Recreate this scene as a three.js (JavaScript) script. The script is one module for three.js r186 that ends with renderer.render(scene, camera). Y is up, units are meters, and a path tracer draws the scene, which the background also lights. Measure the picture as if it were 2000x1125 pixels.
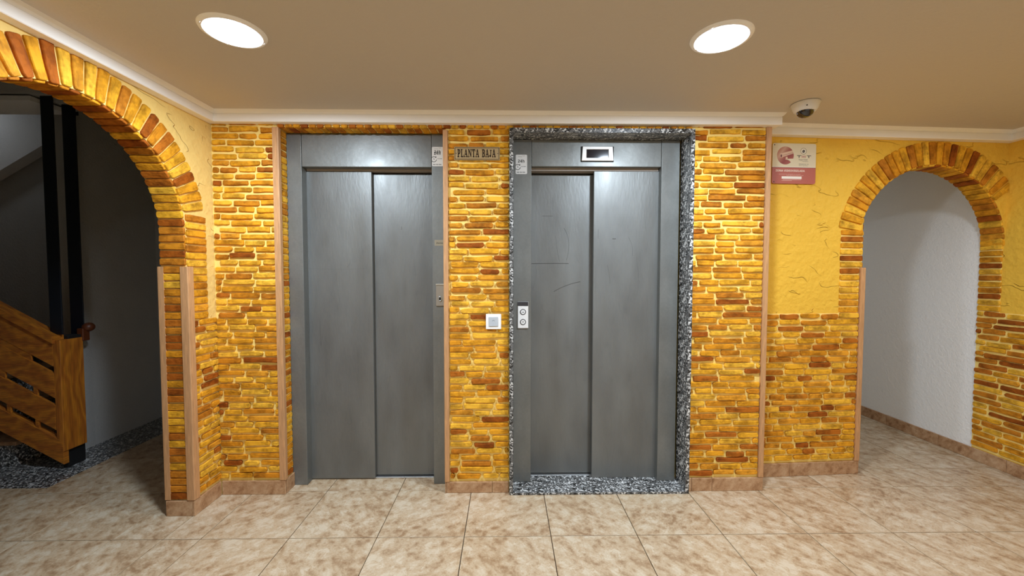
import * as THREE from 'three';
import { RoundedBoxGeometry } from 'three/addons/geometries/RoundedBoxGeometry.js';
import { mergeGeometries } from 'three/addons/utils/BufferGeometryUtils.js';
import { RectAreaLightUniformsLib } from 'three/addons/lights/RectAreaLightUniformsLib.js';

// ---------------------------------------------------------------- camera, light, exposure
const scene = new THREE.Scene();
scene.background = new THREE.Color(0x000000);
const camera = new THREE.PerspectiveCamera(70.98, 16 / 9, 0.05, 40);
camera.rotation.order = 'YXZ';
camera.position.set(0, 1.35, 0);
camera.rotation.set(-0.03945, -0.01503, 0.0005);
scene.add(camera);
const renderer = new THREE.WebGLRenderer({ antialias: true });
renderer.toneMapping = THREE.LinearToneMapping;
renderer.toneMappingExposure = 1.0;
renderer.shadowMap.enabled = true;
RectAreaLightUniformsLib.init();
const CEIL = 2.282;
const LAMP_POWER = 410;               // radiance of a ceiling lamp's light
const LAMP_COLOR = new THREE.Color().setRGB(0.86, 1.0, 1.16);
const LAMPS = [[-1.057, -1.62], [0.855, -1.63], [2.5, -1.63], [-0.1, 0.8], [1.85, 0.8], [2.55, -4.7], [-4.6, -3.3]];   // the two in view, the next of their row, two further back in the lobby, one in the corridor, one on the stairs

// ---------------------------------------------------------------- seeded noise, textures
function rng(seed) { let a = seed >>> 0; return () => { a = (a + 0x6D2B79F5) >>> 0; let t = Math.imul(a ^ (a >>> 15), 1 | a); t = (t + Math.imul(t ^ (t >>> 7), 61 | t)) ^ t; return ((t ^ (t >>> 14)) >>> 0) / 4294967296; }; }
const hash = (x, y, s) => { let h = Math.imul(x, 374761393) + Math.imul(y, 668265263) + Math.imul(s, 974711); h = Math.imul(h ^ (h >>> 13), 1274126177); return ((h ^ (h >>> 16)) >>> 0) / 4294967296; };
function vn(u, v, p, s) {             // value noise that repeats after p cells
  const x = u * p, y = v * p, xi = Math.floor(x), yi = Math.floor(y);
  let fx = x - xi, fy = y - yi; fx = fx * fx * (3 - 2 * fx); fy = fy * fy * (3 - 2 * fy);
  const m = (k) => ((k % p) + p) % p, a = m(xi), b = m(xi + 1), c = m(yi), d = m(yi + 1);
  return (hash(a, c, s) * (1 - fx) + hash(b, c, s) * fx) * (1 - fy) + (hash(a, d, s) * (1 - fx) + hash(b, d, s) * fx) * fy;
}
const fbm = (u, v, p, s, o = 4) => { let r = 0, a = 0.5, t = 0; for (let i = 0; i < o; i++) { r += a * vn(u, v, p << i, s + i * 17); t += a; a *= 0.5; } return r / t; };
const mix = (a, b, t) => a + (b - a) * t, clamp = (x, a = 0, b = 1) => Math.min(b, Math.max(a, x)), sm = (a, b, x) => { const t = clamp((x - a) / (b - a)); return t * t * (3 - 2 * t); };
function makeTex(size, metres, fn, color = true) {
  const d = new Uint8Array(size * size * 4);
  for (let j = 0; j < size; j++) for (let i = 0; i < size; i++) {
    const c = fn(i / size, j / size), k = 4 * (j * size + i);
    if (typeof c === 'number') d[k] = d[k + 1] = d[k + 2] = clamp(c) * 255; else for (let q = 0; q < 3; q++) d[k + q] = clamp(c[q] / 255) * 255;
    d[k + 3] = 255;
  }
  const t = new THREE.DataTexture(d, size, size);
  t.wrapS = t.wrapT = THREE.RepeatWrapping; t.magFilter = THREE.LinearFilter; t.minFilter = THREE.LinearMipmapLinearFilter; t.generateMipmaps = true;
  if (color) t.colorSpace = THREE.SRGBColorSpace;
  t.repeat.set(1 / metres, 1 / metres); t.needsUpdate = true;
  return t;
}
function printTex(w, h, draw) {
  const c = document.createElement('canvas'); c.width = w; c.height = h;
  draw(c.getContext('2d'), w, h);
  const t = new THREE.CanvasTexture(c); t.colorSpace = THREE.SRGBColorSpace; t.anisotropy = 8; return t;
}
const T = {
  brick: makeTex(512, 0.26, (u, v) => { const a = fbm(u, v, 5, 3, 5), b = fbm(u, v, 24, 9, 3), s = fbm(u * 1, v * 4, 6, 31, 3); const k = 0.66 + 0.46 * a + 0.2 * (b - 0.5) + 0.22 * (s - 0.5); return [255 * k, 255 * Math.pow(k, 1.12), 255 * Math.pow(k, 1.3)]; }),
  brickBump: makeTex(512, 0.26, (u, v) => 0.6 * fbm(u, v, 9, 5, 4) + 0.4 * fbm(u, v * 3, 14, 8, 3), false),
  plasterBump: makeTex(1024, 1.1, (u, v) => {
    const w = fbm(u, v, 4, 77, 3), base = 0.35 * fbm(u, v, 40, 41, 3), big = 0.28 * fbm(u, v, 6, 15, 3);
    const r = Math.abs(fbm(u + 0.1 * w + v, v * 2 + 0.1 * w, 8, 61, 3) - 0.5), ridge = sm(0.022, 0.0, r) * sm(0.48, 0.62, fbm(u, v, 9, 91, 2));
    return base + big + 0.4 * ridge;
  }, false),
  fine: makeTex(512, 0.35, (u, v) => 0.5 * fbm(u, v, 50, 3, 3) + 0.5 * fbm(u, v, 22, 13, 2), false),
  floor: makeTex(1024, 0.52, (u, v) => {
    const wx = fbm(u, v, 6, 11, 3) - 0.5, wy = fbm(u, v, 6, 23, 3) - 0.5, p = u + v + 0.12 * wx, q = v - u + 0.12 * wy;
    const big = fbm(u, v, 3, 37, 3), f1 = fbm(p, 2 * q, 8, 51, 4), f2 = fbm(u + 0.1 * wy, v + 0.1 * wx, 16, 15, 4), c = fbm(u, v, 90, 5, 2);
    const vein = sm(0.055, 0.0, Math.abs(f1 - 0.5)) * sm(0.42, 0.6, f2);
    let t = clamp(0.58 + 0.5 * (big - 0.5) + 0.95 * (f1 - 0.5) + 1.25 * (f2 - 0.5) + 0.4 * (c - 0.5) - 0.3 * vein);
    const lo = [168, 138, 106], mi = [206, 184, 154], hi = [226, 213, 190];
    return t < 0.5 ? lo.map((x, i) => mix(x, mi[i], t * 2)) : mi.map((x, i) => mix(x, hi[i], t * 2 - 1));
  }),
  granite: makeTex(512, 0.34, (u, v) => {
    const a = fbm(u, v, 34, 5, 2), b = fbm(u, v, 46, 25, 2), c = fbm(u, v, 100, 15, 1);
    let k = 104 + 50 * (c - 0.5); if (a > 0.56) k = 192 + 60 * (c - 0.5) + 70 * (a - 0.56); if (b < 0.42) k = 22 + 30 * c;
    return [k, k, k * 0.985];
  }),
  wood: makeTex(512, 0.5, (u, v) => { const g = fbm(u * 8 + 0.3 * fbm(u, v, 4, 2, 2), v, 8, 4, 4), k = 0.9 + 0.22 * (g - 0.5); return [214 * k, 161 * k, 110 * k]; }),
  pine: makeTex(512, 0.5, (u, v) => {
    const w = fbm(u, v, 3, 8, 3), rings = Math.sin((u * 6 + 3.4 * w + 0.35 * Math.sin(v * 6.2832)) * 6.2832), fine = fbm(u * 6, v, 12, 19, 3);
    const k = 0.86 + 0.07 * rings + 0.34 * (fine - 0.5); return [202 * k, 132 * k * (0.98 + 0.04 * rings), 44 * k];
  }),
  metal: makeTex(1024, 1.0, (u, v) => {
    const a = fbm(u, v, 5, 6, 4), b = fbm(u * 3, v, 10, 26, 3), c = fbm(u, v, 120, 46, 2);
    const k = 1 + 0.16 * (a - 0.5) + 0.06 * (b - 0.5) + 0.05 * (c - 0.5);
    return [236 * k, 236 * k, 233 * k];
  }),
  metalRough: makeTex(512, 1.0, (u, v) => clamp(0.86 + 0.42 * (fbm(u, v, 6, 83, 4) - 0.5)), false),
  metalBump: makeTex(512, 0.5, (u, v) => fbm(u, v, 28, 73, 3), false),
};
function panelTex(seed, marks) {                 // painted steel with smudges and scratches, one panel
  return printTex(512, 1024, (c, w, h) => {
    const r = rng(seed); c.fillStyle = '#ececea'; c.fillRect(0, 0, w, h);
    for (let i = 0; i < 260; i++) { const x = r() * w, y = r() * h, a = 20 + r() * 110, b = a * (0.6 + 1.6 * r()), g = c.createRadialGradient(0, 0, 0, 0, 0, 1), d = r() < 0.55; g.addColorStop(0, d ? 'rgba(150,146,140,0.10)' : 'rgba(255,255,255,0.10)'); g.addColorStop(1, 'rgba(200,200,200,0)'); c.save(); c.translate(x, y); c.scale(a, b); c.fillStyle = g; c.fillRect(-1, -1, 2, 2); c.restore(); }
    for (let i = 0; i < 26; i++) { c.strokeStyle = `rgba(90,86,80,${0.08 + 0.14 * r()})`; c.lineWidth = 0.8 + r(); const x = r() * w, y = h * (0.2 + 0.7 * r()); c.beginPath(); c.moveTo(x, y); c.quadraticCurveTo(x + 40 * (r() - 0.5), y + 30 * r(), x + 50 * (r() - 0.5), y + 20 + 90 * r()); c.stroke(); }
    for (const [x0, y0, xm, ym, x1, y1, a] of marks) { c.strokeStyle = `rgba(70,66,62,${a})`; c.lineWidth = 2; c.beginPath(); c.moveTo(x0 * w, y0 * h); c.quadraticCurveTo(xm * w, ym * h, x1 * w, y1 * h); c.stroke(); }
  });
}
const std = (o) => new THREE.MeshStandardMaterial(o);
const brickTones = [0xecad2c, 0xe5a024, 0xf3ba3a, 0xdd9420, 0xe59e2c, 0xd2881f, 0xc67c20, 0xb86a1c, 0xa65815];
const matte = (o) => new THREE.MeshPhysicalMaterial({ specularIntensity: 0.35, ...o });
const M = {
  bricks: brickTones.map((c) => matte({ color: c, map: T.brick, bumpMap: T.brickBump, bumpScale: 0.004, roughness: 0.72 })),
  mortar: matte({ color: 0xfbdc80, bumpMap: T.plasterBump, bumpScale: 0.006, roughness: 0.85 }),
  plaster: matte({ color: 0xebba43, bumpMap: T.plasterBump, bumpScale: 0.016, roughness: 0.62 }),
  plasterPale: matte({ color: 0xeac878, bumpMap: T.plasterBump, bumpScale: 0.012, roughness: 0.7 }),
  white: std({ color: 0xf3f1ec, bumpMap: T.fine, bumpScale: 0.003, roughness: 0.9 }),
  ceiling: std({ color: 0xcdc4b8, bumpMap: T.fine, bumpScale: 0.0015, roughness: 0.9 }),
  cornice: std({ color: 0xfbf7f0, roughness: 0.75 }),
  grey: std({ color: 0xb9b9b6, bumpMap: T.fine, bumpScale: 0.003, roughness: 0.9 }),
  greyLight: std({ color: 0xf0f0ee, bumpMap: T.fine, bumpScale: 0.003, roughness: 0.9 }),
  grout: std({ color: 0x4a3d2e, roughness: 0.95 }),
  tile: std({ color: 0xe9e4dd, map: T.floor, roughness: 0.34 }),
  skirting: std({ color: 0xdcc0a8, map: T.floor, roughness: 0.45 }),
  granite: std({ color: 0xffffff, map: T.granite, roughness: 0.3 }),
  wood: std({ color: 0xffffff, map: T.wood, roughness: 0.55 }),
  pine: std({ color: 0xfff0dc, map: T.pine, roughness: 0.5 }),
  metal: std({ color: 0x838583, map: T.metal, roughnessMap: T.metalRough, bumpMap: T.metalBump, bumpScale: 0.0004, roughness: 0.5, metalness: 0.4 }),
  track: std({ color: 0x9a9086, roughness: 0.6 }),
  darkMetal: std({ color: 0x3a3632, roughness: 0.6, metalness: 0.2 }),
  alu: std({ color: 0xb9bcbd, roughness: 0.35, metalness: 0.8 }),
  navy: std({ color: 0x0b131e, roughness: 0.5, metalness: 0.2 }),
  dark: std({ color: 0x0c0c0d, roughness: 0.7 }),
  whitePlastic: std({ color: 0xf4f4f2, roughness: 0.35 }),
  greyPlastic: std({ color: 0xb9c0c6, roughness: 0.35 }),
  camWhite: std({ color: 0xe4e1da, roughness: 0.45 }),
  glassBlack: new THREE.MeshPhysicalMaterial({ color: 0x080c1c, roughness: 0.08, clearcoat: 1, clearcoatRoughness: 0.05 }),
  lampRim: std({ color: 0xffffff, roughness: 0.5 }),
  lampFace: std({ color: 0xffffff, emissive: 0xffffff, emissiveIntensity: 4.0, roughness: 0.6 }),
};

// ---------------------------------------------------------------- helpers
const used = {};
function numbered(name) { const n = used[name] = (used[name] ?? -1) + 1; return n ? `${name}_${String(n).padStart(3, '0')}` : name; }
function fin(m) { m.castShadow = m.receiveShadow = true; return m; }
function meshOf(name, geo, mat, parent) { const m = fin(new THREE.Mesh(geo, mat)); m.name = parent === scene ? numbered(name) : name; parent.add(m); return m; }
function tag(o, label, category, group) { o.userData.label = label; o.userData.category = category; if (group) o.userData.group = group; return o; }
function struct(name, geo, mat, label, category) { const m = meshOf(name, geo, mat, scene); m.name = name; m.userData.kind = 'structure'; if (label) m.userData.label = label; if (category) m.userData.category = category; return m; }
function thing(name, label, category, pos, group) { const g = new THREE.Group(); g.name = numbered(name); g.position.set(...pos); scene.add(g); return tag(g, label, category, group); }
function boxUV(g, off = [0, 0], swap = false) {     // uv in metres, projected along the strongest axis of each face
  const n = g.index ? g.toNonIndexed() : g, p = n.attributes.position, q = n.attributes.normal, uv = new Float32Array(p.count * 2);
  for (let t = 0; t < p.count; t += 3) {
    let nx = 0, ny = 0, nz = 0; for (let k = 0; k < 3; k++) { nx += Math.abs(q.getX(t + k)); ny += Math.abs(q.getY(t + k)); nz += Math.abs(q.getZ(t + k)); }
    for (let k = 0; k < 3; k++) {
      const i = t + k, x = p.getX(i), y = p.getY(i), z = p.getZ(i);
      let a, b; if (ny >= nx && ny >= nz) { a = x; b = z; } else if (nx >= nz) { a = z; b = y; } else { a = x; b = y; }
      if (swap) [a, b] = [b, a];
      uv[2 * i] = a + off[0]; uv[2 * i + 1] = b + off[1];
    }
  }
  n.setAttribute('uv', new THREE.BufferAttribute(uv, 2)); return n;
}
function rb(x0, x1, y0, y1, z0, z1, r = 0.003, o = [0, 0, 0]) {   // rounded box from its extents, relative to o
  const g = new RoundedBoxGeometry(x1 - x0, y1 - y0, z1 - z0, 2, Math.min(r, 0.45 * Math.min(x1 - x0, y1 - y0, z1 - z0)));
  g.translate((x0 + x1) / 2 - o[0], (y0 + y1) / 2 - o[1], (z0 + z1) / 2 - o[2]); return boxUV(g, [x0 * 0.37, y0 * 0.61]);
}
function bx(x0, x1, y0, y1, z0, z1) { const g = new THREE.BoxGeometry(x1 - x0, y1 - y0, z1 - z0); g.translate((x0 + x1) / 2, (y0 + y1) / 2, (z0 + z1) / 2); return boxUV(g); }
const clean = (g) => { const n = g.index ? g.toNonIndexed() : g; for (const k of Object.keys(n.attributes)) if (!['position', 'normal', 'uv'].includes(k)) n.deleteAttribute(k); return n; };
const merge = (...gs) => mergeGeometries(gs.map(clean));
function prism(pts, y0, y1, bevel = 0) {            // pts are [x, z] of a plan outline, extruded upwards
  const s = new THREE.Shape(pts.map(([x, z]) => new THREE.Vector2(x, -z)));
  const g = new THREE.ExtrudeGeometry(s, { depth: y1 - y0 - 2 * bevel, bevelEnabled: bevel > 0, bevelSize: bevel, bevelOffset: -bevel, bevelThickness: bevel, bevelSegments: 2, curveSegments: 8 });
  g.rotateX(-Math.PI / 2); g.translate(0, y0 + bevel, 0); return boxUV(g);
}
class Frame {                                        // a wall's own axes: u along it, v up, n out of it
  constructor(o, u) { this.o = new THREE.Vector3(...o); this.u = new THREE.Vector3(...u).normalize(); this.v = new THREE.Vector3(0, 1, 0); this.n = this.u.clone().cross(this.v); this.m = new THREE.Matrix4().makeBasis(this.u, this.v, this.n).setPosition(this.o); }
  at(u, v, n = 0) { return this.o.clone().addScaledVector(this.u, u).addScaledVector(this.v, v).addScaledVector(this.n, n); }
}
function put(mesh, m) { m.decompose(mesh.position, mesh.quaternion, mesh.scale); return mesh; }
function inFrame(mesh, f, u, v, n = 0, rz = 0) { return put(mesh, f.m.clone().multiply(new THREE.Matrix4().makeTranslation(u, v, n)).multiply(new THREE.Matrix4().makeRotationZ(rz))); }
function wallGeo(f, pts, thick) {                    // outline in (u, v), extruded backwards
  const g = new THREE.ExtrudeGeometry(new THREE.Shape(pts.map((p) => new THREE.Vector2(...p))), { depth: thick, bevelEnabled: false });
  g.translate(0, 0, -thick); const b = boxUV(g); b.applyMatrix4(f.m); return b;
}

// ---------------------------------------------------------------- bricks
const R = rng(20240611);
const gauss = () => R() + R() + R() - 1.5;
// an uneven flat stone: wobbly outline, worn shoulder, slightly bulging face; taper widens the end at +x
function stoneGeo(w, h, d, taper = 0, rough = 1) {
  const N = 18, P = [], pos = [], uv = [], idx = [], ou = R() * 3, ov = R() * 3;
  const ca = 0.004 + 0.007 * R(), bow = 0.0024 * gauss() * rough, sk = 0.007 * gauss() * rough;
  const cx = w / 2, cy = h / 2, q = Math.min(ca, 0.4 * h), side = [];
  const edge = [[-cx, -cy + q], [-cx + q * 0.3, -cy + q * 0.25], [-cx + q * 1.1, -cy], [-w / 5, -cy], [w / 14, -cy], [w / 3.4, -cy], [cx - q * 1.1, -cy], [cx - q * 0.3, -cy + q * 0.25], [cx, -cy + q], [cx, cy - q], [cx - q * 0.3, cy - q * 0.25], [cx - q * 1.1, cy], [w / 4, cy], [-w / 14, cy], [-w / 3.2, cy], [-cx + q * 1.1, cy], [-cx + q * 0.3, cy - q * 0.25], [-cx, cy - q]];
  for (let [x, y] of edge) {
    y *= 1 + taper * x / w; y += bow * (1 - 4 * x * x / (w * w)) + sk * y / h * Math.sign(x) * 0.4;
    x += 0.0021 * gauss() * rough; y += 0.0018 * gauss() * rough; P.push([x, y]);
  }
  const ring = (inset, z, jz) => { const b = pos.length / 3; for (const [x, y] of P) { const k = 1 - 2 * inset / w, q = 1 - 2 * inset / h; const X = x * k, Y = y * q; pos.push(X, Y, z + jz * gauss()); uv.push(X + ou, Y + ov); } return b; };
  const r0 = ring(-0.001, -0.006, 0), r1 = ring(0.0002, d * 0.72, 0), b0 = pos.length / 3, tops = [];
  for (let i = 0; i < N; i++) { pos.push(...pos.slice(3 * (r1 + i), 3 * (r1 + i) + 3)); uv.push(...uv.slice(2 * (r1 + i), 2 * (r1 + i) + 2)); }
  const r2 = ring(0.0026, d, 0.0009 * rough), r3 = pos.length / 3;
  for (let i = 0; i < N; i++) { pos.push(...pos.slice(3 * (r2 + i), 3 * (r2 + i) + 3)); uv.push(...uv.slice(2 * (r2 + i), 2 * (r2 + i) + 2)); }
  for (const [a, b] of [[r0, r1], [b0, r2]]) for (let i = 0; i < N; i++) { const j = (i + 1) % N; idx.push(a + i, a + j, b + j, a + i, b + j, b + i); }
  const mid = []; for (const k of [-0.3, 0, 0.3]) { mid.push(pos.length / 3); pos.push(k * w, bow + 0.15 * h * gauss(), d + 0.0004 + 0.0013 * gauss() * rough); uv.push(k * w + ou, ov); }
  for (let i = 0; i < N; i++) {
    const j = (i + 1) % N, k = (j + 1) % N, pick = (a, b) => { const xm = (P[a][0] + P[b][0]) / 2; return xm < -0.15 * w ? mid[0] : xm > 0.15 * w ? mid[2] : mid[1]; };
    const c = pick(i, j), cj = pick(j, k);
    idx.push(r3 + i, r3 + j, c); if (cj !== c) idx.push(r3 + j, cj, c);
  }
  const g = new THREE.BufferGeometry(); g.setAttribute('position', new THREE.Float32BufferAttribute(pos, 3)); g.setAttribute('uv', new THREE.Float32BufferAttribute(uv, 2)); g.setIndex(idx); g.computeVertexNormals(); return g;
}
let lastDark = 0;
function tone(darkShare = 0.24) { const r = R(); lastDark++; if (r < darkShare && lastDark > (darkShare > 0.4 ? 0 : 1)) { lastDark = 0; return M.bricks[6 + Math.floor(R() * 3)]; } if (r < darkShare + 0.2) return M.bricks[3 + Math.floor(R() * 3)]; return M.bricks[Math.floor(R() * 3)]; }
function brick(wall, f, u, v, w, h, d, rz = 0, mat = tone(), taper = 0, rough = 1) { return inFrame(meshOf('brick', stoneGeo(w, h, d, taper, rough), mat, wall), f, u, v, 0, rz); }
// courses of thin stones between u0 and u1
function courses(wall, f, u0, u1, v0, v1, { pitch = 0.0395, lo = 0.075, hi = 0.19, d = 0.0118, dark = 0.2, joint = 0.0115, cap = 300 } = {}) {
  let n = 0; const rows = Math.max(1, Math.round((v1 - v0) / pitch)), p = (v1 - v0) / rows;
  for (let r = 0; r < rows; r++) {
    const vb = v0 + (r + 0.5) * p; let u = u0 - R() * lo * 1.3 - (r % 2 ? 0.03 : 0); const ph = R() * 6, amp = 0.0018 + 0.0024 * R();
    while (u < u1 - 0.012 && n < cap) {
      const L = lo + (hi - lo) * Math.pow(R(), 0.9); let a = Math.max(u, u0 + 0.002), b = Math.min(u + L, u1 - 0.002);
      if (u1 - b < 0.035) b = u1 - 0.002;
      if (b - a > 0.018) {
        const um = (a + b) / 2, h = p - joint + 0.004 * (R() - 0.5);
        brick(wall, f, um, vb + amp * Math.sin(um * 17 + ph) + 0.001 * gauss(), b - a, Math.max(0.018, h), d * (0.85 + 0.3 * R()), 0.012 * gauss(), tone(dark)); n++;
      }
      u = b + joint * (0.8 + 0.7 * R());
    }
  }
  return n;
}
// one stone per course, a tidy band
function band(wall, f, u0, u1, v0, v1, pitch = 0.0415, d = 0.012, dark = 0.3) {
  const rows = Math.round((v1 - v0) / pitch), p = (v1 - v0) / rows;
  for (let r = 0; r < rows; r++) brick(wall, f, (u0 + u1) / 2, v0 + (r + 0.5) * p, u1 - u0 - 0.003 + 0.003 * gauss(), p - 0.0085, d * 0.85, 0.006 * gauss(), tone(dark), 0, 0.7);
}
// the same courses where the lobby runs on behind the viewer: too many to take one by one, so one mesh
function coursesFar(wall, f, u0, u1, v0, v1, o) {
  const tmp = new THREE.Group(), by = new Map(); courses(tmp, f, u0, u1, v0, v1, { ...o, cap: 2000 });
  for (const m of tmp.children) { m.updateMatrix(); const g = m.geometry.clone().applyMatrix4(m.matrix); if (!by.has(m.material)) by.set(m.material, []); by.get(m.material).push(g); }
  const mesh = meshOf('brick', mergeGeometries([...by.values()].map((l) => mergeGeometries(l)), true), [...by.keys()], wall); mesh.userData.kind = 'stuff';
}
// wedge stones round an arch and the stones of its underside
function archRing(wall, f, uc, vc, ri, ro, a0, a1, step, dark = 0.24, keep = () => true) {
  const n = Math.round((a1 - a0) / step), s = (a1 - a0) / n;
  for (let i = 0; i < n; i++) {
    const a = (a0 + (i + 0.5) * s) * Math.PI / 180, rm = (ri + ro) / 2, h = rm * s * Math.PI / 180 - 0.0095; if (!keep(a, ro)) continue;
    let L = ro - ri + 0.006 * gauss(); const t = s * Math.PI / 180 * (ro - ri) / h;
    brick(wall, f, uc + rm * Math.cos(a), vc + rm * Math.sin(a), L, h, 0.0105, a + 0.01 * gauss(), tone(dark), t, 0.8);
  }
}
function reveal(wall, f, spots, thick, dark = 0.3) {      // spots: [u, v, angle, height of stone]; stones lie across the wall's thickness
  for (const [u, v, a, h] of spots) {
    const r = f.u.clone().multiplyScalar(Math.cos(a)).addScaledVector(f.v, Math.sin(a)), t = f.u.clone().multiplyScalar(-Math.sin(a)).addScaledVector(f.v, Math.cos(a));
    const m = new THREE.Matrix4().makeBasis(f.n, t, r.clone().negate()).setPosition(f.at(u, v, -thick / 2));
    put(meshOf('brick', stoneGeo(thick - 0.004 + 0.003 * gauss(), h, 0.011, 0, 0.7), tone(dark), wall), m);
  }
}
const arcPts = (uc, vc, r, a0, a1, n = 40) => Array.from({ length: n + 1 }, (_, i) => { const a = (a0 + (a1 - a0) * i / n) * Math.PI / 180; return [uc + r * Math.cos(a), vc + r * Math.sin(a)]; });

// ---------------------------------------------------------------- the setting: floor
{
  const floor = struct('floor', bx(-5.2, 3.6, -0.15, -0.012, -5.4, 2.5), M.grout, 'beige and brown marbled ceramic tile floor of the lobby', 'floor');
  const t = 0.4437, x0 = -0.2133, z0 = -2.0138, gap = 0.0036, vary = [];
  for (let k = 0; k < 8; k++) {
    const g = new RoundedBoxGeometry(t - gap, 0.012, t - gap, 1, 0.0015); const b = boxUV(g, [R() * 3, R() * 3]);
    if (k % 2) { const uv = b.attributes.uv; for (let i = 0; i < uv.count; i++) uv.setXY(i, -uv.getY(i), uv.getX(i)); }
    vary.push(b);
  }
  const part = (xa, xb, za, zb) => { const g = new RoundedBoxGeometry(xb - xa - gap, 0.012, zb - za - gap, 1, 0.0015); return boxUV(g, [R() * 3, R() * 3]); };
  let n = 0;
  for (let i = -7; i < 9; i++) for (let j = -5; j < 11; j++) {
    const xa = x0 + i * t, xb = xa + t, zb = z0 - (5 - j) * t + 5 * t - 0, za = zb - t;   // j counts towards the camera
    const z1 = z0 + j * t, zA = z1 - t;
    // areas that have floor
    const areas = [[-2.87, -1.733, -3.75, 0.6], [-1.733, 3.38, -2.69, 2.2], [1.574, 3.38, -5.2, -2.69]];
    for (const [ax, bx_, az, bz] of areas) {
      const X0 = Math.max(xa, ax), X1 = Math.min(xb, bx_), Z0 = Math.max(zA, az), Z1 = Math.min(z1, bz);
      if (X1 - X0 < 0.02 || Z1 - Z0 < 0.02) continue;
      const full = X1 - X0 > t - 1e-6 && Z1 - Z0 > t - 1e-6;
      const m = meshOf('tile', full ? vary[Math.floor(R() * 8)] : part(X0, X1, Z0, Z1), M.tile, floor); m.position.set((X0 + X1) / 2, -0.006 + 0.0003 * gauss(), (Z0 + Z1) / 2); n++;
    }
  }
}
// ---------------------------------------------------------------- walls
const FL = new Frame([-1.733, 0, 0], [0, 0, -1]), FB = new Frame([0, 0, -2.435], [1, 0, 0]);
const KX = 0.06, FR = new Frame([1.574, 0, -2.588], [1, 0, -KX]), FS = new Frame([3.38, 0, 0], [0, 0, 1]);
const rowsOf = (v0, v1, p) => { const n = Math.round((v1 - v0) / p), q = (v1 - v0) / n; return Array.from({ length: n }, (_, i) => [v0 + (i + 0.5) * q, q]); };
{ // left wall with its wide arch
  const uc = 1.69, vc = 1.55, rm = 0.532, T_ = 0.139;
  const w = struct('wall_left', wallGeo(FL, [[-2.2, 0], [uc - rm, 0], ...arcPts(uc, vc, rm, 180, 0), [uc + rm, 0], [3.75, 0], [3.75, 2.9], [-2.2, 2.9]], T_), M.plasterPale, 'yellow plastered wall with a wide brick arch to the stairwell', 'wall');
  courses(w, FL, uc + rm + 0.022, 2.432, 0.1, 1.085, { pitch: 0.0405, lo: 0.07, hi: 0.15, dark: 0.3 });
  band(w, FL, uc + rm + 0.022, 2.362, 1.085, 1.375, 0.0415);
  band(w, FL, uc + rm - 0.004, 2.362, 1.375, 1.665, 0.0415);
  band(w, FL, uc - rm - 0.14, uc - rm + 0.004, 0.088, 1.665, 0.0415);
  archRing(w, FL, uc, vc, rm - 0.002, 0.675, 13, 167, 4.6, 0.32);
  coursesFar(w, FL, -2.19, uc - rm - 0.145, 0.1, 1.085, { pitch: 0.0405, lo: 0.08, hi: 0.19, dark: 0.3 });
  const spots = [];
  for (const [v, q] of rowsOf(0.088, vc, 0.042)) { spots.push([uc + rm, v, 0, q - 0.0075]); spots.push([uc - rm, v, Math.PI, q - 0.0075]); }
  for (let i = 0; i < 39; i++) { const a = (i + 0.5) * Math.PI / 39; spots.push([uc + rm * Math.cos(a), vc + rm * Math.sin(a), a, rm * Math.PI / 39 - 0.007]); }
  reveal(w, FL, spots, T_, 0.5);
}
{ // the front wall: three brick piers and the lintel over the lifts
  const p1 = struct('wall_back_left', bx(-1.733, -1.35, 0, 2.3, -2.9, -2.435), M.mortar, 'brick pier left of the first lift door', 'wall');
  courses(p1, FB, -1.727, -1.366, 0.097, 2.245, { pitch: 0.0393, lo: 0.085, hi: 0.185 });
  const fr = new Frame([-1.35, 0, 0], [0, 0, -1]);
  band(p1, fr, 2.452, 2.527, 0.086, 2.2, 0.0393, 0.009, 0.36);
  const p2 = struct('wall_back_middle', bx(-0.357, 0.02, 0, 2.3, -2.9, -2.435), M.mortar, 'brick pier between the two lift doors', 'wall');
  courses(p2, FB, -0.341, 0.019, 0.083, 2.197, { pitch: 0.0393, lo: 0.085, hi: 0.2, dark: 0.2 });
  const p3 = struct('wall_back_right', bx(1.115, 1.574, 0, 2.3, -2.9, -2.435), M.mortar, 'brick pier right of the second lift door', 'wall');
  courses(p3, FB, 1.117, 1.556, 0.095, 2.245, { pitch: 0.0393, lo: 0.09, hi: 0.22, dark: 0.2 });
  const li = struct('lintel', merge(bx(-1.35, -0.357, 2.205, 2.3, -2.9, -2.435), bx(0.02, 1.115, 2.195, 2.3, -2.9, -2.435)), M.mortar, 'brick lintel over the two lift doors, under the cornice', 'lintel');
  for (let x = -1.325; x < 1.1; x += 0.0465) brick(li, FB, x + 0.002 * gauss(), 2.223, 0.05, 0.039, 0.011, Math.PI / 2, tone(0.4), 0, 0.8);
  for (let x = -1.32; x < -0.37; x += 0.0465) { const m = new THREE.Matrix4().makeBasis(new THREE.Vector3(0, 0, 1), new THREE.Vector3(-1, 0, 0), new THREE.Vector3(0, -1, 0)).setPosition(x, 2.205, -2.484); put(meshOf('brick', stoneGeo(0.088, 0.039, 0.006, 0, 0.8), tone(0.4), li), m); }
  struct('wall_shaft', merge(bx(-1.733, 1.574, 0, 2.9, -3.0, -2.9), bx(-1.36, -0.34, 0, 2.3, -2.9, -2.75), bx(0.0, 1.13, 0, 2.3, -2.9, -2.75)), M.dark, 'dark lift shaft wall behind the two lift doors', 'wall');
}
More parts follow.
